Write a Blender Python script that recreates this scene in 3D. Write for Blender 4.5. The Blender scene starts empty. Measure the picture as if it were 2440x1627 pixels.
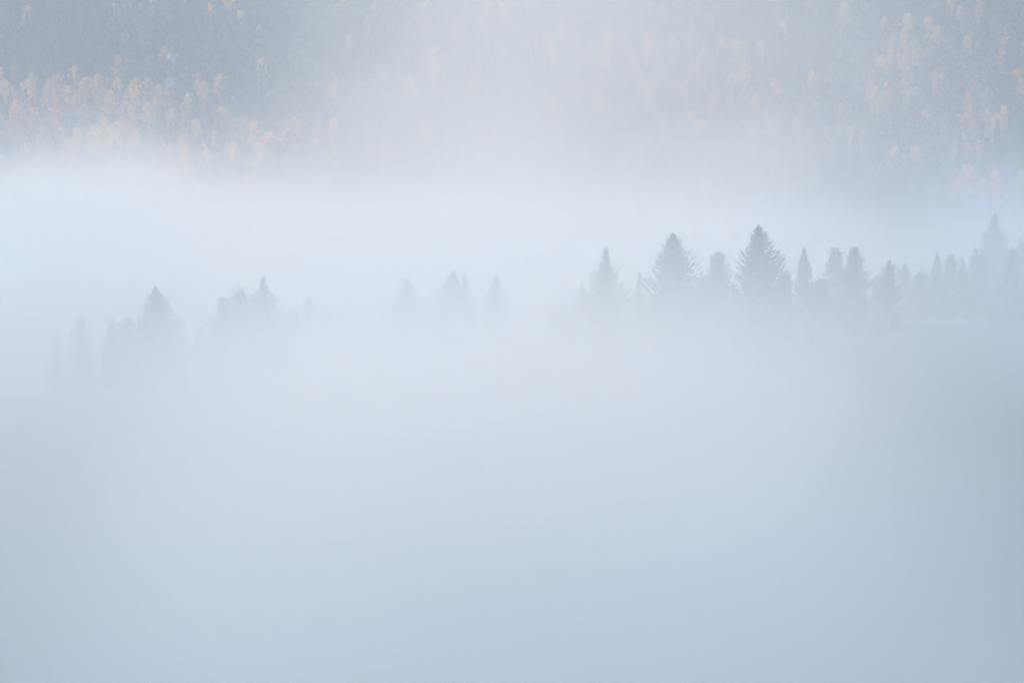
import bpy, math, random
import numpy as np
from mathutils import Vector, Matrix

random.seed(11)
R = math.radians
sc = bpy.context.scene
C = sc.collection

# ------------------------------------------------------------------ camera
W0, H0 = 2440, 1627                 # photograph pixels
FPX = 6919.0                        # focal length in photograph pixels
HORIZON = 215.0                     # row of the horizon (hidden behind the forest hill)
CAM = Vector((0.0, 0.0, 28.0))
PITCH = math.atan((H0 / 2 - HORIZON) / FPX)
cd = bpy.data.cameras.new('camera')
cam = bpy.data.objects.new('camera', cd); C.objects.link(cam)
cd.sensor_width = 36.0; cd.lens = 36.0 * FPX / W0
cd.clip_start = 0.5; cd.clip_end = 9000
cam.location = CAM; cam.rotation_euler = (R(90) - PITCH, 0, 0)
sc.camera = cam

# ------------------------------------------------------------------ sky, sun, exposure
SUN_EL, SUN_AZ = R(38), R(-62)      # azimuth from +Y towards +X
world = bpy.data.worlds.new('World'); sc.world = world; world.use_nodes = True
wn = world.node_tree
bg = wn.nodes['Background']
sky = wn.nodes.new('ShaderNodeTexSky'); sky.sky_type = 'NISHITA'; sky.sun_disc = False
sky.sun_elevation = SUN_EL; sky.sun_rotation = SUN_AZ
sky.air_density = 1.0; sky.dust_density = 2.0; sky.ozone_density = 1.0
wn.links.new(sky.outputs[0], bg.inputs[0]); bg.inputs[1].default_value = 0.06
sd = bpy.data.lights.new('sun', 'SUN'); sd.energy = 1.5; sd.angle = R(14); sd.color = (1.0, 0.95, 0.88)
sun = bpy.data.objects.new('sun', sd); C.objects.link(sun)
sdir = Vector((math.sin(SUN_AZ) * math.cos(SUN_EL), math.cos(SUN_AZ) * math.cos(SUN_EL), math.sin(SUN_EL)))
sun.rotation_euler = sdir.to_track_quat('Z', 'Y').to_euler(); sun.location = (-300, 200, 400)
vs = sc.view_settings
vs.view_transform = 'Standard'; vs.look = 'None'; vs.gamma = 1.0; vs.use_curve_mapping = False
vs.exposure = 1.83
cy = sc.cycles
cy.use_denoising = True
try: cy.denoiser = 'OPENIMAGEDENOISE'
except Exception: pass
cy.use_adaptive_sampling = True; cy.adaptive_threshold = 0.02; cy.adaptive_min_samples = 24
cy.use_light_tree = False; cy.max_bounces = 4; cy.volume_bounces = 3; cy.volume_step_rate = 7.0; cy.volume_max_steps = 512

# ------------------------------------------------------------------ helpers
def at(px, py, y):
    """point on plane Y=y seen at photograph pixel px,py (camera looks along +Y, pitched down)"""
    u = (px - W0 / 2) / FPX; v = -(py - H0 / 2) / FPX
    c, s = math.cos(PITCH), math.sin(PITCH)
    d = Vector((u, c + v * s, -s + v * c))
    return CAM + d * (y / d.y)

def project(x, y, z):
    c, s = math.cos(PITCH), math.sin(PITCH)
    dx, dy, dz = x - CAM.x, y - CAM.y, z - CAM.z
    f = dy * c - dz * s; up = dy * s + dz * c
    return W0 / 2 + FPX * dx / f, H0 / 2 - FPX * up / f

def smooth(a, b, t):
    t = np.clip((np.asarray(t, float) - a) / (b - a), 0, 1)
    return t * t * (3 - 2 * t)

def vnoise(x, y, seed=0):
    """smooth value noise, numpy"""
    x = np.asarray(x, float); y = np.asarray(y, float)
    xi = np.floor(x).astype(np.int64); yi = np.floor(y).astype(np.int64)
    fx = x - xi; fy = y - yi
    fx = fx * fx * (3 - 2 * fx); fy = fy * fy * (3 - 2 * fy)
    def h(a, b):
        n = (a * 374761393 + b * 668265263 + seed * 982451653) & 0x7fffffff
        n = ((n ^ (n >> 13)) * 1274126177) & 0x7fffffff
        return ((n ^ (n >> 16)) & 0xffff) / 65535.0
    return (h(xi, yi) * (1 - fx) + h(xi + 1, yi) * fx) * (1 - fy) + (h(xi, yi + 1) * (1 - fx) + h(xi + 1, yi + 1) * fx) * fy

FLOOR = -32.0
def ground_z(x, y):
    x = np.asarray(x, float); y = np.asarray(y, float)
    n = (vnoise(x / 45, y / 45, 1) - .5) * 2.2 + (vnoise(x / 14, y / 14, 2) - .5) * 0.8
    near = np.where(y < 2, 26.4, np.maximum(26.4 - .37 * (y - 2), FLOOR))
    crest = -19 + 13 * smooth(-70, 80, x) + 8 * smooth(75, 170, x)
    sig = 62 + 45 * smooth(20, 100, x) * (y < 440)
    spur = (crest - FLOOR) * np.exp(-((y - 440) / sig) ** 2)
    y0 = 1085 + 30 * (vnoise(x / 90, x * 0 + 3.3, 5) - .5) - 35 * smooth(60, 200, x)
    t = y - y0
    hill = 0.46 * (np.sqrt(t * t + 900) + t) / 2
    hill = np.where(hill > 150, 150 + (hill - 150) * .25, hill)
    rough = (vnoise(x / 30, y / 30, 7) - .5) * 7 * smooth(5, 40, hill)
    damp = smooth(0, 40, np.hypot(x, y))
    return near + spur + hill + rough + n * damp

def put(o, parent=None):
    C.objects.link(o)
    if parent is not None: o.parent = parent
    return o

def mesh(name, v, f, mats, fm=None, smoothed=False):
    me = bpy.data.meshes.new(name)
    v = np.asarray(v, np.float32).reshape(-1, 3)
    if isinstance(f, np.ndarray) and f.ndim == 2:
        k = f.shape[1]; n = len(f)
        me.vertices.add(len(v)); me.vertices.foreach_set('co', v.ravel())
        me.loops.add(n * k); me.loops.foreach_set('vertex_index', f.astype(np.int32).ravel())
        me.polygons.add(n)
        me.polygons.foreach_set('loop_start', np.arange(0, n * k, k, dtype=np.int32))
        me.polygons.foreach_set('loop_total', np.full(n, k, np.int32))
    else:
        me.from_pydata([tuple(p) for p in v], [], [tuple(q) for q in f])
    for m in mats: me.materials.append(m)
    if fm is not None: me.polygons.foreach_set('material_index', np.asarray(fm, np.int32))
    if smoothed: me.polygons.foreach_set('use_smooth', np.ones(len(me.polygons), bool))
    me.update(calc_edges=True); me.validate()
    return me

def tag(o, label=None, cat=None, group=None, kind=None):
    if label: o['label'] = label
    if cat: o['category'] = cat
    if group: o['group'] = group
    if kind: o['kind'] = kind
    return o

# ------------------------------------------------------------------ materials
def mat(name, c1, c2, scale=1.0, rough=.85, bump=0, rnd=0.25, c3=None, detail=4):
    m = bpy.data.materials.new(name); m.use_nodes = True
    nt = m.node_tree; b = nt.nodes['Principled BSDF']
    tc = nt.nodes.new('ShaderNodeTexCoord')
    nz = nt.nodes.new('ShaderNodeTexNoise'); nz.inputs['Scale'].default_value = scale; nz.inputs['Detail'].default_value = detail
    nt.links.new(tc.outputs['Object'], nz.inputs['Vector'])
    cr = nt.nodes.new('ShaderNodeValToRGB')
    cr.color_ramp.elements[0].position = .3; cr.color_ramp.elements[0].color = (*c1, 1)
    cr.color_ramp.elements[1].position = .7; cr.color_ramp.elements[1].color = (*c2, 1)
    if c3:
        e = cr.color_ramp.elements.new(.52); e.color = (*c3, 1)
    nt.links.new(nz.outputs[0], cr.inputs[0])
    out = cr.outputs[0]
    if rnd:
        oi = nt.nodes.new('ShaderNodeObjectInfo')
        mr = nt.nodes.new('ShaderNodeMapRange'); mr.inputs[3].default_value = 1 - rnd; mr.inputs[4].default_value = 1 + rnd
        nt.links.new(oi.outputs['Random'], mr.inputs[0])
        hs = nt.nodes.new('ShaderNodeHueSaturation')
        nt.links.new(mr.outputs[0], hs.inputs['Value']); nt.links.new(out, hs.inputs['Color']); out = hs.outputs[0]
    nt.links.new(out, b.inputs['Base Color'])
    b.inputs['Roughness'].default_value = rough
    if bump:
        bp = nt.nodes.new('ShaderNodeBump'); bp.inputs['Strength'].default_value = bump
        nt.links.new(nz.outputs[0], bp.inputs['Height']); nt.links.new(bp.outputs[0], b.inputs['Normal'])
    return m

M = {}
M['spruce'] = mat('spruce_needles', (.018, .034, .022), (.045, .075, .045), 1.2)
M['pine'] = mat('pine_needles', (.03, .05, .035), (.07, .10, .06), 1.0)
M['spruce_mid'] = mat('spruce_needles_grey', (.045, .065, .05), (.085, .11, .08), 1.2)
M['pine_light'] = mat('pine_needles_light', (.075, .095, .065), (.15, .17, .115), 1.0)
M['yellow'] = mat('birch_leaves_yellow', (.52, .31, .06), (.76, .50, .13), .8)
M['orange'] = mat('aspen_leaves_orange', (.62, .25, .06), (.80, .40, .11), .8)
M['russet'] = mat('birch_leaves_russet', (.28, .17, .11), (.46, .29, .19), .8)
M['olive'] = mat('birch_leaves_olive', (.10, .11, .045), (.20, .19, .08), .8)
M['bush'] = mat('bush_leaves', (.03, .04, .022), (.075, .08, .04), .8)
M['bark'] = mat('conifer_bark', (.05, .038, .03), (.13, .09, .065), 3.0, bump=.3)
M['birchbark'] = mat('birch_bark', (.55, .53, .50), (.78, .77, .74), 2.0, c3=(.68, .66, .63))
M['rock'] = mat('granite', (.26, .24, .22), (.70, .65, .59), .5, bump=.8, c3=(.50, .46, .42), rnd=.1)
M['floor'] = mat('forest_floor', (.022, .030, .018), (.07, .06, .035), .12, bump=.4, rnd=0, c3=(.04, .045, .025), detail=8)
M['meadow'] = mat('damp_meadow', (.07, .095, .11), (.115, .135, .15), .03, bump=.0, rnd=0, c3=(.09, .112, .128), detail=8)

# ------------------------------------------------------------------ ground
def axis(segs):
    out = []
    for a, b, s in segs: out += list(np.arange(a, b, s))
    out.append(segs[-1][1]); return np.array(out)
gx = axis([(-3000, -400, 130), (-400, 400, 8), (400, 3000, 130)])
gy = axis([(-1500, -20, 120), (-20, 1500, 8), (1500, 4000, 125)])
GX, GY = np.meshgrid(gx, gy)
GZ = ground_z(GX, GY)
nx, ny = len(gx), len(gy)
idx = np.arange(nx * ny).reshape(ny, nx)
gf = np.stack([idx[:-1, :-1], idx[:-1, 1:], idx[1:, 1:], idx[1:, :-1]], -1).reshape(-1, 4)
ground = put(bpy.data.objects.new('ground', mesh('ground', np.stack([GX, GY, GZ], -1), gf, [M['meadow'], M['floor']], (ground_z(GX, GY) > -27).ravel()[gf[:, 0]] & (GY.ravel()[gf[:, 0]] > 900), smoothed=True)))
tag(ground, kind='structure')

# ------------------------------------------------------------------ tree builders (return vertex / triangle arrays)
class Tri:
    def __init__(s): s.v = []; s.n = 0
    def add(s, a, b, c): s.v.append((a, b, c))
    def arrays(s):
        v = np.array([[tuple(p) for p in t] for t in s.v], np.float32).reshape(-1, 3)
        return v, np.arange(len(v)).reshape(-1, 3)

def tube(path, radii, k=6):
    v = []; f = []
    for i, (p, r) in enumerate(zip(path, radii)):
        p = Vector(p)
        d = (Vector(path[min(i + 1, len(path) - 1)]) - Vector(path[max(i - 1, 0)])).normalized()
        a = d.orthogonal().normalized(); b = d.cross(a)
        for j in range(k):
            t = 2 * math.pi * j / k
            v.append(p + a * (r * math.cos(t)) + b * (r * math.sin(t)))
    for i in range(len(path) - 1):
        for j in range(k):
            q = [i * k + j, i * k + (j + 1) % k, (i + 1) * k + (j + 1) % k, (i + 1) * k + j]
            f.append((q[0], q[1], q[2])); f.append((q[0], q[2], q[3]))
    return np.array([tuple(p) for p in v], np.float32), np.array(f)

def spruce(rng, h, rad, power=.85, blunt=0.0, gaps=.15, whorl=.42, seg=4, bare=.06, upturn=.5, second=None, spray=.5, width=.3, knee=None):
    """drooping branches with upturned tips in whorls; rad = crown radius at the foot, blunt = radius left at the tip"""
    T = Tri()
    def stem(base, hh, rr, low):
        z = hh - .25
        T.add(base + Vector((-.10, 0, hh - .7)), base + Vector((.10, 0, hh - .7)), base + Vector((0, 0, hh + .6)))
        T.add(base + Vector((0, -.10, hh - .7)), base + Vector((0, .10, hh - .7)), base + Vector((0, 0, hh + .6)))
        side_bias = [rng.uniform(.78, 1.2) for _ in range(7)]
        while z > low:
            d = (hh - z) / hh
            if knee:      # rr = radius at knee metres below the tip, slower widening under it
                q = (hh - z) / knee
                prof = rr * (blunt + (1 - blunt) * q ** power) if q < 1 else rr * min(1.35, 1 + .3 * (q - 1))
            else:
                prof = min((blunt + (1 - blunt) * d ** power) * rr, rr)
            prof += .10
            if d > .85: prof *= 1 - (d - .85) * 1.5
            lump = .88 + .24 * (0.5 + .5 * math.sin(z * 1.7 + h * 3.1))
            nb = 7 + int(5 * d + rng.random() * 2)
            a0 = rng.uniform(0, 6.28)
            for b in range(nb):
                if rng.random() < gaps: continue
                a = a0 + 6.283 * b / nb + rng.uniform(-.25, .25)
                L = prof * lump * rng.uniform(.72, 1.1) * side_bias[int((a % 6.283) / 6.284 * 7)]
                if rng.random() < .07: L *= 1.16
                r = Vector((math.cos(a), math.sin(a), 0)); t = Vector((-r.y, r.x, 0))
                droop = (.10 + .34 * d) * L * rng.uniform(.6, 1.3)
                up = upturn * L * rng.uniform(.35, 1.0) * (1.1 - .5 * d)
                pts = []
                for i in range(seg + 1):
                    u = i / seg
                    pts.append(base + r * (L * u) + Vector((0, 0, z + rng.uniform(-.08, .08) - droop * math.sin(u * 2.2) + up * u ** 3 * .75 + .12 * (1 - d) * L * u)))
                for i in range(seg):
                    p, q = pts[i], pts[i + 1]
                    u = (i + .5) / seg
                    wd = width * (1.25 - u) * (L * .55 + .35)
                    out = (q - p)
                    wob = Vector((0, 0, rng.uniform(-.12, .05)))
                    T.add(p, q, p + t * wd + out * .75 + wob)
                    T.add(p, q, p - t * wd + out * .75 + wob)
                    hang = spray * rng.uniform(.4, 1.0) * (1.15 - .8 * u) * min(1, .4 + L * .5)
                    T.add(p, q, p.lerp(q, rng.uniform(.3, .8)) - Vector((0, 0, hang)))
                    if rng.random() < .6:
                        e = p.lerp(q, rng.random())
                        T.add(e, e + t * (wd * .5) + out * .25, e + t * wd * rng.uniform(.6, 1.1) - Vector((0, 0, hang * .7)))
                        T.add(e, e - t * (wd * .5) + out * .25, e - t * wd * rng.uniform(.6, 1.1) - Vector((0, 0, hang * .7)))
                tip = pts[-1] + (pts[-1] - pts[-2]) * .5 + Vector((0, 0, .06 * L))
                T.add(pts[-1] + t * .06, pts[-1] - t * .06, tip)
            z -= whorl * (.55 + .6 * d) * rng.uniform(.8, 1.2)
    stem(Vector((0, 0, 0)), h - .45, rad, h * bare)
    if second:
        dx, hh, rr = second
        stem(Vector((dx, .2, 0)), hh, rr, h * .55)
    v, f = T.arrays()
    path = [(0, 0, -.8), (.03, .02, h * .4), (0, 0, h * .97)]
    tv, tf = tube(path, [.028 * h * .5 + .07, .017 * h * .5 + .05, .02])
    return (v, f), (tv, tf)

def leafy(rng, h, rad, low=.35, clumps=26, per=26, leaf=.35, top=.15, trunk_r=.1, shape=1.0, fork=False):
    """broadleaf tree: leaf-sized faces in clumps round limbs, loose outline"""
    T = Tri(); limbs = []
    bend = Vector((rng.uniform(-.35, .35), rng.uniform(-.35, .35), 0))
    path = [Vector((0, 0, -.8))] + [bend * (k / 4) ** 2 + Vector((rng.uniform(-.12, .12), rng.uniform(-.12, .12), h * .93 * k / 4)) for k in range(1, 5)]
    for c in range(clumps):
        u = low + (1 - low) * ((c + rng.random()) / clumps) ** .9
        prof = math.sin(math.pi * min(1, ((u - low) / (1 - low)) * .82 + .14)) ** .7
        if u > .85: prof *= .8
        a = c * 2.4 + rng.uniform(-.5, .5); rr = rad * prof * rng.uniform(.15, .95) * shape
        cz = h * u * .97
        ctr = bend * u * u + Vector((rr * math.cos(a), rr * math.sin(a), cz))
        s = rad * rng.uniform(.26, .50) * (.75 + .4 * prof)
        limbs.append((bend * u * u * .8 + Vector((0, 0, max(h * low * .7, cz - rr * 1.1 - .4))), ctr))
        for k in range(per):
            d = Vector((rng.gauss(0, 1), rng.gauss(0, 1), rng.gauss(0, 1.25)))
            p = ctr + d.normalized() * (s * rng.random() ** .45)
            e1 = Vector((rng.uniform(-1, 1), rng.uniform(-1, 1), rng.uniform(-1, 1))).normalized() * leaf * rng.uniform(.6, 1.3)
            e2 = Vector((rng.uniform(-1, 1), rng.uniform(-1, 1), rng.uniform(-1, 1))).normalized() * leaf * rng.uniform(.6, 1.3)
            T.add(p, p + e1, p + e2)
    v, f = T.arrays()
    tv, tf = tube(path, [trunk_r * 1.25, trunk_r, trunk_r * .75, trunk_r * .5, trunk_r * .2], 6)
    vs_, fs_ = [tv], [tf]; off = len(tv)
    for a, b in limbs[::3]:
        lv, lf = tube([a, a.lerp(b, .5) + Vector((0, 0, -.1)), b], [trunk_r * .4, trunk_r * .28, trunk_r * .1], 3)
        vs_.append(lv); fs_.append(lf + off); off += len(lv)
    return (v, f), (np.concatenate(vs_), np.concatenate(fs_))

def tree_object(name, crown_me, trunk_me, loc, rz, s, label, cat, group):
    o = bpy.data.objects.new(name, None); o.empty_display_size = .5
    C.objects.link(o); o.location = loc; o.rotation_euler = (0, 0, rz); o.scale = s
    tag(o, label, cat, group)
    c = bpy.data.objects.new('crown', crown_me); put(c, o)
    t = bpy.data.objects.new('trunk', trunk_me); put(t, o)
    return o

# ------------------------------------------------------------------ spruces standing out of the fog on the low spur
# tip x, tip y (photograph pixels), crown half-width in px ~100 px under the tip, shape, distance, label
SP = 'spruces on the low spur in the fog'
front = [
 (134, 786, 26, 'cone', 452, 'small faint spruce almost swallowed by fog, outermost of the row where the spur sinks'),
 (194, 737, 30, 'cone', 450, 'faint slender spruce between the outermost small spruce and the bushy low spruce'),
 (268, 747, 34, 'cone', 446, 'short faint spruce with low bushes joining it to a broad regular spruce'),
 (371, 674, 52, 'cone', 440, 'regular cone spruce with even ragged sides, standing apart above low bushes'),
 (626, 651, 50, 'spire', 436, 'spruce with slender spire rising straight out of a round leafy crown'),
 (736, 697, 46, 'spire', 448, 'thin spruce spire above low shoulders, beside the spruce rising from a round crown'),
 (969, 654, 66, 'spire', 452, 'pale spruce with thin spire and wide shoulders, beside the forked spruce'),
 (1080, 638, 66, 'fork', 448, 'broad pale spruce with a forked double top'),
 (1182, 647, 38, 'narrow', 446, 'narrow pale columnar spruce beside the forked spruce'),
 (1292, 765, 22, 'narrow', 455, 'tiny low spruce tip in the open gap between two stretches of spruces'),
 (1388, 668, 24, 'narrow', 438, 'small thin spruce leaning close to the tall spruce with tiered branches'),
 (1444, 582, 45, 'spire', 428, 'dark tall spruce with slender top and tiered branches turned up at the tips'),
 (1525, 643, 20, 'narrow', 436, 'thin little spruce in the gap between two of the dark tall spruces'),
 (1604, 548, 58, 'broad', 426, 'broad dark spruce with full crown, between the thin little spruce and a blunt one'),
 (1712, 593, 42, 'blunt', 438, 'dome-topped spruce with blunt tip between the two broadest dark spruces'),
 (1807, 530, 54, 'broad', 424, 'tallest dark spruce with open upswept branches and a pointed top'),
 (1916, 582, 26, 'narrow', 440, 'smooth slim pointed spruce beside the tallest dark spruce'),
 (2036, 581, 40, 'blunt', 438, 'rounded bluish spruce with blunt top beyond the slim pointed one'),
 (2156, 618, 32, 'cone', 456, 'very faint spruce in thick fog beside the rounded bluish spruce'),
 (2234, 592, 34, 'spire', 456, 'faint spruce with thin spire where the spur starts to climb'),
 (2263, 602, 28, 'narrow', 460, 'faint short spruce close beside the faint thin spire'),
 (2294, 604, 30, 'cone', 458, 'faint cone spruce in the close row up the climbing spur'),
 (2325, 585, 32, 'cone', 452, 'faint spruce half hidden below the tall blurred spruce'),
 (2371, 505, 46, 'broad', 466, 'tall blurred spruce nearly lost in fog, highest on the climbing spur'),
 (2434, 560, 40, 'cone', 458, 'faint spruce at the upper end of the climbing spur'),
]
NEAR = ['outermost small spruce', 'faint slender spruce', 'short faint spruce', 'regular cone spruce', 'spruce spire in the round crown', 'thin spire with shoulders',
        'pale spire with shoulders', 'forked spruce', 'pale columnar spruce', 'tiny low spruce tip', 'small thin spruce', 'tall tiered spruce', 'thin little spruce',
        'broad full-crowned spruce', 'dome-topped spruce', 'tallest dark spruce', 'slim pointed spruce', 'rounded bluish spruce', 'very faint spruce', 'faint thin spire',
        'faint short spruce', 'faint cone spruce', 'half hidden faint spruce', 'tall blurred spruce', 'uppermost faint spruce']
for i, (tx, ty, hw, shape, dist, label) in enumerate(front):
    rng = random.Random(100 + i)
    tip = at(tx, ty, dist)
    gz = float(ground_z(tip.x, dist))
    h = tip.z - gz
    mpp = dist / FPX
    r100 = hw * mpp; d100 = 115 * mpp           # crown radius r100 at d100 metres below the tip
    kw = dict(gaps=.10, whorl=.30, seg=4, spray=.6, width=.36)
    if shape == 'cone':   pw, bl = .95, .02
    if shape == 'spire':  pw, bl = 1.25, .03; kw['gaps'] = .16
    if shape == 'narrow': pw, bl = .9, .03
    if shape == 'broad':  pw, bl = .95, .02; kw['upturn'] = .6
    if shape == 'blunt':  pw, bl = .68, .05
    if shape == 'fork':   pw, bl = 1.1, .02
    rad = r100; kw['knee'] = d100
    if shape == 'fork': kw['second'] = (27 * mpp, h - 12 * mpp, rad * .55)
    (cv, cf), (tv, tf) = spruce(rng, h, rad * 1.22, pw, bl, **kw)
    tree_object('spruce_tree', mesh('spruce_crown', cv, cf, [M['spruce']]), mesh('spruce_trunk', tv, tf, [M['bark']], smoothed=True),
                (tip.x, dist, gz), 0, (1, 1, 1), label, 'spruce', SP)

# round broadleaf crowns and low bushes between them
leafies = [
 (566, 694, 52, 438, 'round leafy tree crown wrapped round the spruce spire', 'leafy_tree', 'tree'),
 (532, 712, 34, 440, 'low outer bush leaning on the round leafy crown', 'leafy_tree', 'tree'),
 (300, 762, 22, 442, 'low bush filling the gap beside the short faint spruce', 'leafy_tree', 'tree'),
 (775, 742, 26, 446, 'low round bush next to the thin spire with shoulders', 'leafy_tree', 'tree'),
 (700, 744, 22, 444, 'low bush between the round crown and the thin spire', 'leafy_tree', 'tree'),
 (826, 752, 24, 450, 'very faint low bush beyond the thin spire with shoulders', 'leafy_tree', 'tree'),
 (1012, 742, 24, 446, 'low faint bush between the pale spire and the forked spruce', 'leafy_tree', 'tree'),
 (1345, 730, 26, 440, 'round faint bush at the foot of the small thin spruce', 'leafy_tree', 'tree'),
 (1675, 664, 20, 432, 'low bush in the notch beside the broad full-crowned spruce', 'leafy_tree', 'tree'),
 (1868, 652, 22, 432, 'low bush beside the tallest dark spruce', 'leafy_tree', 'tree'),
 (1990, 597, 14, 452, 'stubby faint rounded tree beside the blunt bluish spruce', 'leafy_tree', 'tree'),
 (1958, 668, 24, 436, 'low bush between the slim pointed and the rounded bluish spruce', 'leafy_tree', 'tree'),
 (2100, 662, 26, 446, 'low bush beyond the rounded bluish spruce', 'leafy_tree', 'tree'),
 (2196, 655, 24, 450, 'low bush between two very faint spruces in thick fog', 'leafy_tree', 'tree'),
]
for i, (tx, ty, hw, dist, label, name, cat) in enumerate(leafies):
    rng = random.Random(500 + i)
    tip = at(tx, ty, dist); gz = float(ground_z(tip.x, dist)); h = max(3.5, tip.z - gz)
    mpp = dist / FPX
    (cv, cf), (tv, tf) = leafy(rng, h, max(hw * mpp * 1.2, h * .2), low=.1, clumps=54, per=60, leaf=.42, trunk_r=.09)
    tree_object(name, mesh('leafy_crown', cv, cf, [M['bush']]), mesh('leafy_trunk', tv, tf, [M['bark']], smoothed=True),
                (tip.x, dist, tip.z - h), 0, (1, 1, 1), label, cat, 'leafy bushes between the spruces on the spur')

# young spruces closing the gaps along the spur and massed where it climbs
fill = []
for k in range(4):
    (cv, cf), (tv, tf) = spruce(random.Random(640 + k), 10, 2.6 + .3 * k, .8, .04, gaps=.12, whorl=.5, seg=3, spray=.7, width=.45)
    fill.append((mesh('young_spruce_crown', cv, cf, [M['spruce']]), mesh('young_spruce_trunk', tv, tf, [M['bark']], smoothed=True)))
frng = random.Random(77)
def fill_tree(px, ty, dist, kind, group):
    tip = at(px, ty, dist); gz = float(ground_z(tip.x, dist)); h = max(3.0, tip.z - gz)
    k = frng.randrange(4); w = frng.uniform(.75, 1.15) * max(.55, h / 10)
    j = min(range(len(front)), key=lambda q: abs(front[q][0] - px))
    dd = dist - front[j][4]
    side = 'behind' if dd > 9 else 'in front of' if dd < -9 else 'close beside'
    size = 'stout' if w * 10 / h > 1.0 else 'slim' if w * 10 / h < .85 else 'bushy'
    tree_object('young_spruce', fill[k][0], fill[k][1], (tip.x, dist, tip.z - h), frng.uniform(0, 6.28), (w, w, h / 10),
                f'{size} {kind} {side} the {NEAR[j]}', 'spruce', group + ' ' + side + ' the ' + NEAR[j])
for px in range(1310, 2110, 27):
    fill_tree(px + frng.uniform(-10, 10), frng.uniform(672, 716) + max(0, 1420 - px) * .35, frng.uniform(432, 456), 'low young spruce', 'young spruces')
for px in range(320, 860, 36):
    fill_tree(px + frng.uniform(-12, 12), frng.uniform(752, 792), frng.uniform(440, 458), 'faint low spruce', 'young spruces')
for px in range(890, 1240, 34):
    fill_tree(px + frng.uniform(-12, 12), frng.uniform(742, 775), frng.uniform(446, 460), 'pale low spruce', 'young spruces')
for k in range(34):
    px = frng.uniform(2090, 2540); rise = (px - 2090) / 350
    fill_tree(px, frng.uniform(610, 690) - 45 * rise, frng.uniform(430, 485), 'faint massed spruce', 'massed spruces')

# ------------------------------------------------------------------ forest on the far hillside
lib = {'spruce': [], 'pine': [], 'birch': []}
for k in range(5):
    rng = random.Random(900 + k)
    c, t = spruce(rng, 15, rng.uniform(2.5, 3.3), .7, .06, gaps=.15, whorl=.9, seg=2, bare=.05, spray=1.3, width=.6)
    lib['spruce'].append((c, t, 15))
for k in range(5):
    rng = random.Random(930 + k)
    c, t = leafy(rng, 15, rng.uniform(2.8, 3.7), low=rng.uniform(.2, .4), clumps=24, per=17, leaf=1.0, trunk_r=.13)
    lib['pine'].append((c, t, 15))
for k in range(7):
    rng = random.Random(960 + k)
    c, t = leafy(rng, 12, rng.uniform(2.3, 3.2), low=rng.uniform(.15, .42), clumps=24, per=20, leaf=.85, trunk_r=.10)
    lib['birch'].append((c, t, 12))
MESH = {}
def lib_mesh(kind, k, colour):
    key = (kind, k, colour)
    if key not in MESH:
        (cv, cf), (tv, tf), hh = lib[kind][k]
        MESH[key] = (mesh(kind + '_crown', cv, cf, [M[colour]]),
                     mesh(kind + '_trunk', tv, tf, [M['birchbark' if kind == 'birch' else 'bark']], smoothed=True))
    return MESH[key]

def find_y(px, py_top, h):
    """where on the hillside a tree of height h must stand for its tip to show at px, py_top"""
    lo, hi = 1060.0, 1520.0
    for _ in range(40):
        m = (lo + hi) / 2
        x = (px - W0 / 2) / FPX * m * 1.001
        if project(x, m, float(ground_z(x, m)) + h)[1] > py_top: lo = m
        else: hi = m
    return x, m

trees = []   # kind, variant, colour, x, y, z, scale, rz, px, py, label override
# trees that stand out singly
singles = [
 (620, 62, 10, 'orange', 'single bright orange aspen among dark pines above the rock outcrop', .8),
 (2230, 62, 13, 'yellow', 'tall golden birch on the clear upper slope among dark pines', .8),
 (2322, 0, 15, 'yellow', 'tallest golden birch with narrow crown high on the clear upper slope', .75),
 (2332, 122, 6, 'orange', 'small bright orange bush below the narrow golden birch', 1.0),
 (2126, 12, 7, 'orange', 'small orange birch crown among pines above the olive birch', .9),
 (2180, 30, 12, 'olive', 'olive-yellow birch standing beside the tall golden birch', .9),
 (2076, 100, 8, 'russet', 'pale russet birch below the small orange crown', .8),
 (726, 290, 12, 'yellow', 'pale yellow birch with fine trunk at the upper edge of the fog bank', 1.1),
 (205, 274, 8, 'orange', 'orange birch crown in the lower belt of autumn birches', 1.2),
 (40, 158, 9, 'yellow', 'yellow birch at the upper edge of the lower autumn belt', 1.0),
 (375, 236, 9, 'yellow', 'slim yellow birch below the pale rock outcrop', .8),
 (600, 312, 9, 'orange', 'slim pale orange birch near the fog edge below the dark pines', .8),
 (512, 312, 8, 'orange', 'leaning orange birch near the fog edge below the boulders', .9),
 (2420, 20, 9, 'orange', 'orange birch beside the steep upper slope of pines', .9),
 (2300, 165, 9, 'yellow', 'muted yellow birch below the small orange bush', .8),
 (2432, 190, 13, 'yellow', 'yellow birch low on the clear slope, away from the golden pair', .9),
 (880, 36, 11, 'yellow', 'pale veiled yellow birch where the rising mist begins', .8),
 (1690, 30, 10, 'russet', 'veiled pinkish birch seen through the rising mist', 1.3),
 (1745, 96, 16, 'yellow', 'broad pale birch with forked white trunk behind thin mist', 1.4),
 (1480, 200, 10, 'yellow', 'ghostly yellow birch top deep in the rising mist', 1.1),
 (2000, 250, 15, 'yellow', 'pale birch with long white bare trunk behind thin mist', .8),
 (2222, 170, 11, 'orange', 'slender reddish birch below the tall golden birch', .5),
 (812, 360, 16, 'russet', 'bare birch with a long white trunk at the fog edge', .6),
 (360, 250, 9, 'yellow', 'ochre birch tucked just below the slim yellow birch', .7),
]
for j, (px, py, h, col, label, wd) in enumerate(singles):
    x, y = find_y(px, py, h)
    s = h / 12
    trees.append(['birch', j % 7, col, x, y, float(ground_z(x, y)), (s * wd, s * wd, s), j * 1.3, px, py, label])

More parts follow.
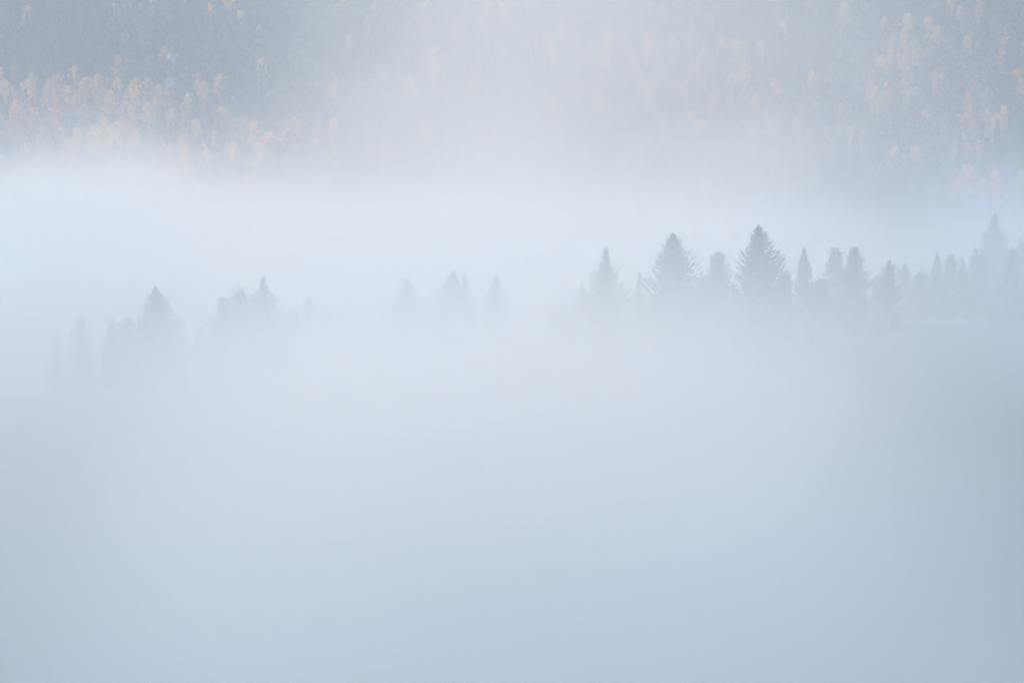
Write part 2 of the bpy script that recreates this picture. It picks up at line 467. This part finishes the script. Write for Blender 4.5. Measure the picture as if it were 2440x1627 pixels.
rng = random.Random(4)
rocks = [(418, 140, 6.0, 8.5, 'tall pale granite outcrop on the forested hillside', 'granite outcrop'),
         (398, 150, 4.0, 5.0, 'pinkish rock ledge leaning on the flank of the granite outcrop', 'pinkish ledge'),
         (438, 132, 3.6, 4.2, 'smooth grey upper knob of rock above the pale outcrop', 'grey rock knob'),
         (408, 192, 3.4, 4.2, 'pale lower rock slab under the granite outcrop', 'pale lower slab'),
         (350, 78, 3.6, 4.5, 'grey rock face half hidden by pines above the granite outcrop', 'half hidden rock face'),
         (468, 196, 1.8, 2.0, 'small pale boulder beside the granite outcrop', 'small pale boulder'),
         (492, 210, 1.5, 1.6, 'tiny white stone between the small pale boulder and the flat boulder', 'tiny white stone'),
         (560, 224, 2.6, 1.8, 'flat white boulder on the slope between outcrop and scree', 'flat white boulder'),
         (640, 216, 2.4, 2.6, 'broken white scree rock below the orange aspen', 'white scree rock'),
         (628, 230, 1.6, 1.6, 'small lower stone of the white scree', 'lower scree stone'),
         (656, 200, 1.6, 1.4, 'small white stone above the broken scree rock', 'upper scree stone'),
         (446, 176, 2.8, 2.0, 'grey overhanging slab on the flank of the granite outcrop', 'overhanging slab')]
def near_rock(px, py):
    for rx, ry, w, hh, _, _ in rocks:
        if abs(px - rx) < w * 5.6 * .45 + 4 and -4 < py - ry < hh * 3.6 + 6: return True
    return False

def birch_prob(px, py):
    p = .07
    p += .70 * float(smooth(140, 215, py)) * float(smooth(470, 330, px))
    if 400 <= px < 560 and py > 170: p += .25
    if px > 2050: p += .27
    if 1300 < px < 1760 and 60 < py: p += .35
    if 560 < px < 800 and py > 270: p += .2
    if px > 1760 and py > 150: p += .20
    return min(p, .85)

def hides_single(px, py, y):
    for sx, sy, sh, _, _, _ in singles:
        hp = sh * 5.7
        if abs(px - sx) < 20 and sy - 4 < py < sy + hp * .85: return True
    return False

SPC = 5.6
for iy in range(int((1420 - 1040) / SPC)):
    for ix in range(int(560 / SPC)):
        x = -280 + (ix + (iy % 2) * .5 + rng.uniform(-.45, .45)) * SPC
        y = 1040 + (iy + rng.uniform(-.45, .45)) * SPC
        z = float(ground_z(x, y))
        px, py = project(x, y, z + 12)
        if px < -110 or px > W0 + 110 or py < -110 or py > 490: continue
        if z < -18: continue
        pb = birch_prob(px, py) * (.55 + .9 * float(vnoise(x / 13, y / 13, 21)))
        bx, by = project(x, y, z)
        if near_rock(px, py) or hides_single(px, py, y): continue
        if rng.random() < pb:
            kind = 'birch'; k = rng.randrange(7); s = rng.uniform(.8, 1.3)
            tone = float(vnoise(x / 22, y / 22, 41)) + rng.uniform(-.16, .16)
            col = 'olive' if tone < .3 else 'yellow' if tone < .56 else 'russet' if tone < .74 else 'orange'
            if px < 480 and col == 'olive': col = 'yellow'
        else:
            kind = 'spruce' if float(vnoise(x / 30, y / 30, 31)) + rng.uniform(-.3, .3) > .5 else 'pine'
            k = rng.randrange(5); s = rng.uniform(.65, 1.2) * (.85 + .3 * float(vnoise(x / 25, y / 25, 51))); col = rng.choices(['spruce', 'spruce_mid'] if kind == 'spruce' else ['pine', 'pine_light'], [.6, .4])[0]
        trees.append([kind, k, col, x, y, z, (s * rng.uniform(.85, 1.1),) * 2 + (s,), rng.uniform(0, 6.28), px, py, None])

def clarity(t):
    px, py = t[8], t[9]
    if t[10]: return 99
    if not (0 <= px <= W0 and -20 <= py <= 430): return -1
    c = 0
    if px < 800: c = 1.0 - .9 * float(smooth(250, 380, py)) - .8 * float(smooth(680, 800, px))
    elif px > 1980: c = .5 + .4 * float(smooth(1980, 2200, px)) - .5 * float(smooth(200, 420, py))
    else: c = .15
    return c + rng.uniform(0, .12) + (.15 if t[2] in ('orange', 'yellow') else 0)

LAND = [(sx, sy + sh * 2.8, ' '.join(w for w in lb.split() if w)) for sx, sy, sh, _, lb, _ in singles]
SHORT = ['orange aspen', 'tall golden birch', 'narrow golden birch', 'orange bush', 'small orange birch', 'olive-yellow birch', 'pale russet birch', 'pale yellow birch at the fog',
         'orange birch crown', 'yellow birch of the upper belt', 'slim yellow birch', 'slim pale orange birch', 'leaning orange birch', 'orange birch on the steep slope', 'muted yellow birch',
         'yellow birch low on the slope', 'veiled yellow birch', 'veiled pinkish birch', 'forked white birch', 'ghostly yellow birch', 'birch with long white trunk', 'slender reddish birch',
         'bare white birch', 'ochre birch']
marks = [(a[0], a[1], n) for a, n in zip(LAND, SHORT)] + [(r[0], r[1] + r[3] * 2, r[5]) for r in rocks[:1] + rocks[4:5] + rocks[7:9]]
def place_words(px, py):
    m = min(marks, key=lambda q: (q[0] - px) ** 2 + ((q[1] - py) * 1.3) ** 2)
    dx, dy = px - m[0], py + 30 - m[1]
    far = math.hypot(dx, dy)
    side = 'upslope of' if dy < -abs(dx) * .8 else 'downslope of' if dy > abs(dx) * .8 else 'level with'
    return ('close ' if far < 45 else 'well ' if far > 120 else '') + side + ' the ' + m[2]
def size_word(s):
    return ('tall' if s[2] > 1.0 else 'short' if s[2] < .8 else 'middling') + (' slender' if s[0] / s[2] < .97 else '')
KW = {'spruce': 'dark spruce', 'pine': 'dark green pine'}
CW = {'spruce_mid': 'grey-green spruce', 'pine_light': 'light green pine', 'yellow': 'yellow birch', 'orange': 'orange birch', 'russet': 'russet birch', 'olive': 'olive birch'}
ranked = sorted(trees, key=clarity, reverse=True)
single_objs = {'spruce': 0, 'pine': 0, 'birch': 0}
rest = []
for t in ranked:
    kind, k, col, x, y, z, s, rz, px, py, label = t
    if single_objs[kind] < (200 if kind != 'birch' else 200) and (label or clarity(t) > 0):
        single_objs[kind] += 1
        cme, tme = lib_mesh(kind, k, col)
        lab = label or (size_word(s) + ' ' + (CW.get(col) or KW[kind]) + ' ' + place_words(px, py))
        grp = None if label else lab
        tree_object(kind + '_tree', cme, tme, (x, y, z), rz, s, lab, kind, grp)
    else:
        rest.append(t)

# every remaining tree of the hillside wood, one mass
names = ['spruce', 'pine', 'spruce_mid', 'pine_light', 'yellow', 'orange', 'russet', 'olive', 'bark', 'birchbark']
V, F, FM = [], [], []; off = 0
for kind, k, col, x, y, z, s, rz, px, py, label in rest:
    for (v, f), m in ((lib[kind][k][0], col), (lib[kind][k][1], 'birchbark' if kind == 'birch' else 'bark')):
        c, sn = math.cos(rz), math.sin(rz)
        w = np.empty_like(v)
        w[:, 0] = (v[:, 0] * c - v[:, 1] * sn) * s[0] + x
        w[:, 1] = (v[:, 0] * sn + v[:, 1] * c) * s[1] + y
        w[:, 2] = v[:, 2] * s[2] + z
        V.append(w); F.append(f + off); FM.append(np.full(len(f), names.index(m))); off += len(v)
forest = put(bpy.data.objects.new('forest', mesh('forest', np.concatenate(V), np.concatenate(F), [M[n] for n in names], np.concatenate(FM))))
tag(forest, 'dense mixed forest covering the far hillside behind the fog', 'forest', kind='stuff')
print('TREES', len(trees), single_objs, 'rest', len(rest), 'forest tris', sum(len(f) for f in F))

# ------------------------------------------------------------------ rock outcrops
def rock_mesh(rng, w, d, h):
    import bmesh
    bm = bmesh.new()
    bmesh.ops.create_icosphere(bm, subdivisions=3, radius=1)
    sd_ = rng.random() * 50
    for v in bm.verts:
        p = v.co.copy()
        q = Vector((max(-.72, min(.72, p.x)), max(-.72, min(.72, p.y)), max(-.78, min(.78, p.z))))
        n = float(vnoise(p.x * 2.1 + sd_, p.y * 2.1 + p.z * 3.3, 3)) - .5
        n2 = float(vnoise(p.x * 6 + sd_, p.z * 6 + p.y * 5, 4)) - .5
        step = math.floor(p.z * 3.2) / 3.2
        q = q * (1 + .75 * n + .34 * n2) + Vector((.18 * n2, -.16 * step, 0))
        v.co = Vector((q.x * w * .62, q.y * d * .62, q.z * h * .62))
    me = bpy.data.meshes.new('rock'); bm.to_mesh(me); bm.free(); me.materials.append(M['rock'])
    return me
for i, (px, py, w, hh, label, _) in enumerate(rocks):
    rr = random.Random(700 + i)
    x, y = find_y(px, py, hh)
    z = float(ground_z(x, y))
    o = put(bpy.data.objects.new('rock_outcrop' if w > 3.5 else 'boulder', rock_mesh(rr, w, w * .8, hh * 1.35)))
    o.location = (x, y - .4, z + hh * .5); o.rotation_euler = (rr.uniform(-.15, .15), rr.uniform(-.2, .2), rr.uniform(-.5, .5))
    tag(o, label, 'rock', 'rocks on the forested hillside')

# ------------------------------------------------------------------ fog: real volumes in the valley
def volume_material(name, colour, density=None, aniso=0.0):
    m = bpy.data.materials.new(name); m.use_nodes = True
    nt = m.node_tree; nt.nodes.clear()
    out = nt.nodes.new('ShaderNodeOutputMaterial'); pv = nt.nodes.new('ShaderNodeVolumePrincipled')
    pv.inputs['Color'].default_value = (*colour, 1); pv.inputs['Anisotropy'].default_value = aniso
    if density is not None:
        pv.inputs['Density'].default_value = density; pv.inputs['Density Attribute'].default_value = ''
    else:
        pv.inputs['Density'].default_value = 0.001; pv.inputs['Density Attribute'].default_value = 'density'
    nt.links.new(pv.outputs[0], out.inputs['Volume'])
    return m

# even thin haze round everything
hz = volume_material('haze_air', (.81, .89, .97), .00062)
x0, x1, y0_, y1, z0, z1 = -3050, 3050, -1550, 4050, -45, float(GZ.max()) + 30
hv = [(x, y, z) for z in (z0, z1) for y in (y0_, y1) for x in (x0, x1)]
hf = [(0, 2, 3, 1), (4, 5, 7, 6), (0, 1, 5, 4), (2, 6, 7, 3), (0, 4, 6, 2), (1, 3, 7, 5)]
haze = put(bpy.data.objects.new('haze', mesh('haze', hv, hf, [hz])))
tag(haze, 'thin even bluish haze filling the whole valley', 'haze', kind='stuff')

# field expressions for the fog banks' density, evaluated in metres on a voxel grid
class X:
    nt = None
    def __init__(s, sock): s.s = sock
    @staticmethod
    def op(o, a, b=None, c=None):
        n = X.nt.nodes.new('ShaderNodeMath'); n.operation = o
        for i, q in enumerate((a, b, c)):
            if q is None: continue
            if isinstance(q, X): X.nt.links.new(q.s, n.inputs[i])
            else: n.inputs[i].default_value = q
        return X(n.outputs[0])
    def __add__(s, o): return X.op('ADD', s, o)
    __radd__ = __add__
    def __sub__(s, o): return X.op('SUBTRACT', s, o)
    def __rsub__(s, o): return X.op('SUBTRACT', o, s)
    def __mul__(s, o): return X.op('MULTIPLY', s, o)
    __rmul__ = __mul__
    def __truediv__(s, o): return X.op('DIVIDE', s, o)
def xexp(a): return X.op('EXPONENT', a)
def xmax(a, b): return X.op('MAXIMUM', a, b)
def xmin(a, b): return X.op('MINIMUM', a, b)
def gauss(a, c, w):
    t = (a - c) / w
    return xexp(t * t * -1.0)
def sstep(a, b, v):
    n = X.nt.nodes.new('ShaderNodeMapRange'); n.interpolation_type = 'SMOOTHSTEP'
    X.nt.links.new(v.s, n.inputs[0]); n.inputs[1].default_value = a; n.inputs[2].default_value = b
    return X(n.outputs[0])
def fnoise(pos, scale, detail=2, off=(0, 0, 0)):
    m = X.nt.nodes.new('ShaderNodeVectorMath'); m.operation = 'MULTIPLY_ADD'
    X.nt.links.new(pos, m.inputs[0]); m.inputs[1].default_value = scale; m.inputs[2].default_value = off
    n = X.nt.nodes.new('ShaderNodeTexNoise'); n.inputs['Scale'].default_value = 1.0; n.inputs['Detail'].default_value = detail
    X.nt.links.new(m.outputs[0], n.inputs['Vector'])
    return X(n.outputs[0]) - 0.5

def fog_volume(name, lo, hi, res, density, material, label):
    g = bpy.data.node_groups.new(name, 'GeometryNodeTree')
    g.interface.new_socket('Geometry', in_out='INPUT', socket_type='NodeSocketGeometry')
    g.interface.new_socket('Geometry', in_out='OUTPUT', socket_type='NodeSocketGeometry')
    X.nt = g
    go = g.nodes.new('NodeGroupOutput')
    pos = g.nodes.new('GeometryNodeInputPosition').outputs[0]
    sep = g.nodes.new('ShaderNodeSeparateXYZ'); g.links.new(pos, sep.inputs[0])
    d = density(X(sep.outputs[0]), X(sep.outputs[1]), X(sep.outputs[2]), pos)
    d = xmax(d - 0.00002, 0.0) * 1000.0                                  # stored per kilometre; the material scales back to metres
    vc = g.nodes.new('GeometryNodeVolumeCube')
    vc.inputs['Min'].default_value = lo; vc.inputs['Max'].default_value = hi
    for a, n in zip('XYZ', res): vc.inputs['Resolution ' + a].default_value = n
    g.links.new(d.s, vc.inputs['Density'])
    sm = g.nodes.new('GeometryNodeSetMaterial'); sm.inputs['Material'].default_value = material
    g.links.new(vc.outputs[0], sm.inputs[0]); g.links.new(sm.outputs[0], go.inputs[0])
    vd = bpy.data.volumes.new(name); vd.materials.append(material)
    o = put(bpy.data.objects.new(name, vd))
    md = o.modifiers.new('fog', 'NODES'); md.node_group = g
    tag(o, label, 'fog', kind='stuff')
    return o

FOG = volume_material('fog_droplets', (1.0, .955, .878), None, 0.0)

def valley(x, y, z, pos):
    n1 = fnoise(pos, (1 / 85, 1 / 130, 1 / 70), 2)
    n2 = fnoise(pos, (1 / 34, 1 / 50, 1 / 18), 4, (7, 3, 1))
    behind = sstep(455, 600, y); front = 1.0 - behind
    top = behind * (sstep(100, 140, x * -1.0) * 9.0 - sstep(60, 140, x) * 1.0 - 13.5) - 6.5
    top = top + (sstep(10, 60, x) * 4.0 - gauss(x, -4.0, 26.0) * 5.0) * front + n1 * (behind * 10.0 + 7.0) + n2 * (behind * 11.0 + 5.0)
    lay = xexp(xmax(z - top, 0.0) * -1.0 / (behind * 1.0 + 6.5))
    flank = (sstep(22, 62, x * -1.0) * .13 + sstep(52, 74, x * -1.0) * .42 + sstep(24, 60, x) * .17) * sstep(320, 390, y)
    spread = xmax(gauss(x, -2.0, 31.0) * 1.45 + gauss(x, -84.0, 20.0) * .5 + .10 + flank, sstep(400, 480, y))
    side = 1.0 - sstep(-30, 30, x - (y * .157 - 8.0) + behind * 42.0) * .97 - sstep(-30, 45, x * -1.0 - y * .15) * .66        # the bank thins out along the right-hand valley side
    d = sstep(205, 310, y) * spread * side * .034
    return d * lay * (n2 * 1.1 + 1.0) * (1.0 - sstep(26, 44, z))

def drift(x, y, z, pos):
    """thin mist low over the near meadow and drifting in front of the spruces"""
    n1 = fnoise(pos, (1 / 70, 1 / 90, 1 / 60), 2, (4, 1, 8))
    n2 = fnoise(pos, (1 / 30, 1 / 55, 1 / 20), 3, (7, 3, 1))
    edge = 1.0 - sstep(14, 58, x) * .74 - sstep(16, 54, x * -1.0) * .70
    low = sstep(90, 150, y) * (1.0 - sstep(430, 520, y)) * xexp(xmax(z + 7.0 - n1 * 8.0, 0.0) / -6.0) * .0116 * edge
    c = gauss(x, -4.0, 20.0) * .0008 + .0024 + gauss(x, 80.0, 20.0) * .0100 + gauss(x, -72.0, 18.0) * .0060
    mist = c * sstep(180, 300, y) * (1.0 - sstep(470, 540, y)) * xexp(xmax(z - (n2 * 9.0 + 7.0), 0.0) / -6.5) * sstep(-14, 2, z)
    return (low + mist) * xmax(n1 * 1.4 + n2 * .9 + 1.0, 0.1) * (1.0 - sstep(26, 44, z))

def wisp(x, y, z, pos):
    n1 = fnoise(pos, (1 / 62, 1 / 90, 1 / 48), 4, (2, 9, 4))
    body = gauss(x, -4.0, 60.0) + gauss(x, 88.0, 58.0) * .92 * (1.0 - sstep(30, 75, z) * .45)
    return xmax(body * (n1 * 3.2 + 1.0), 0.0) * sstep(880, 980, y) * xexp(xmax(z - 5.0, 0.0) / -70.0) * .0074 * sstep(-20, 10, z)

MIST = volume_material('mist_droplets', (.825, .918, 1.0), None, 0.0)
fog_volume('valley_fog', (-420, 240, -40), (420, 1200, 48), (168, 192, 32), valley, FOG, 'dense white fog bank lying over the valley floor round the spruces')
fog_volume('drifting_mist', (-260, 80, -40), (260, 560, 48), (104, 96, 32), drift, MIST, 'thin bluish mist drifting over the near meadow in front of the spruces')
fog_volume('rising_mist', (-240, 880, -30), (330, 1340, 130), (82, 66, 27), wisp, FOG, 'thin veil of mist rising up the forested hillside')
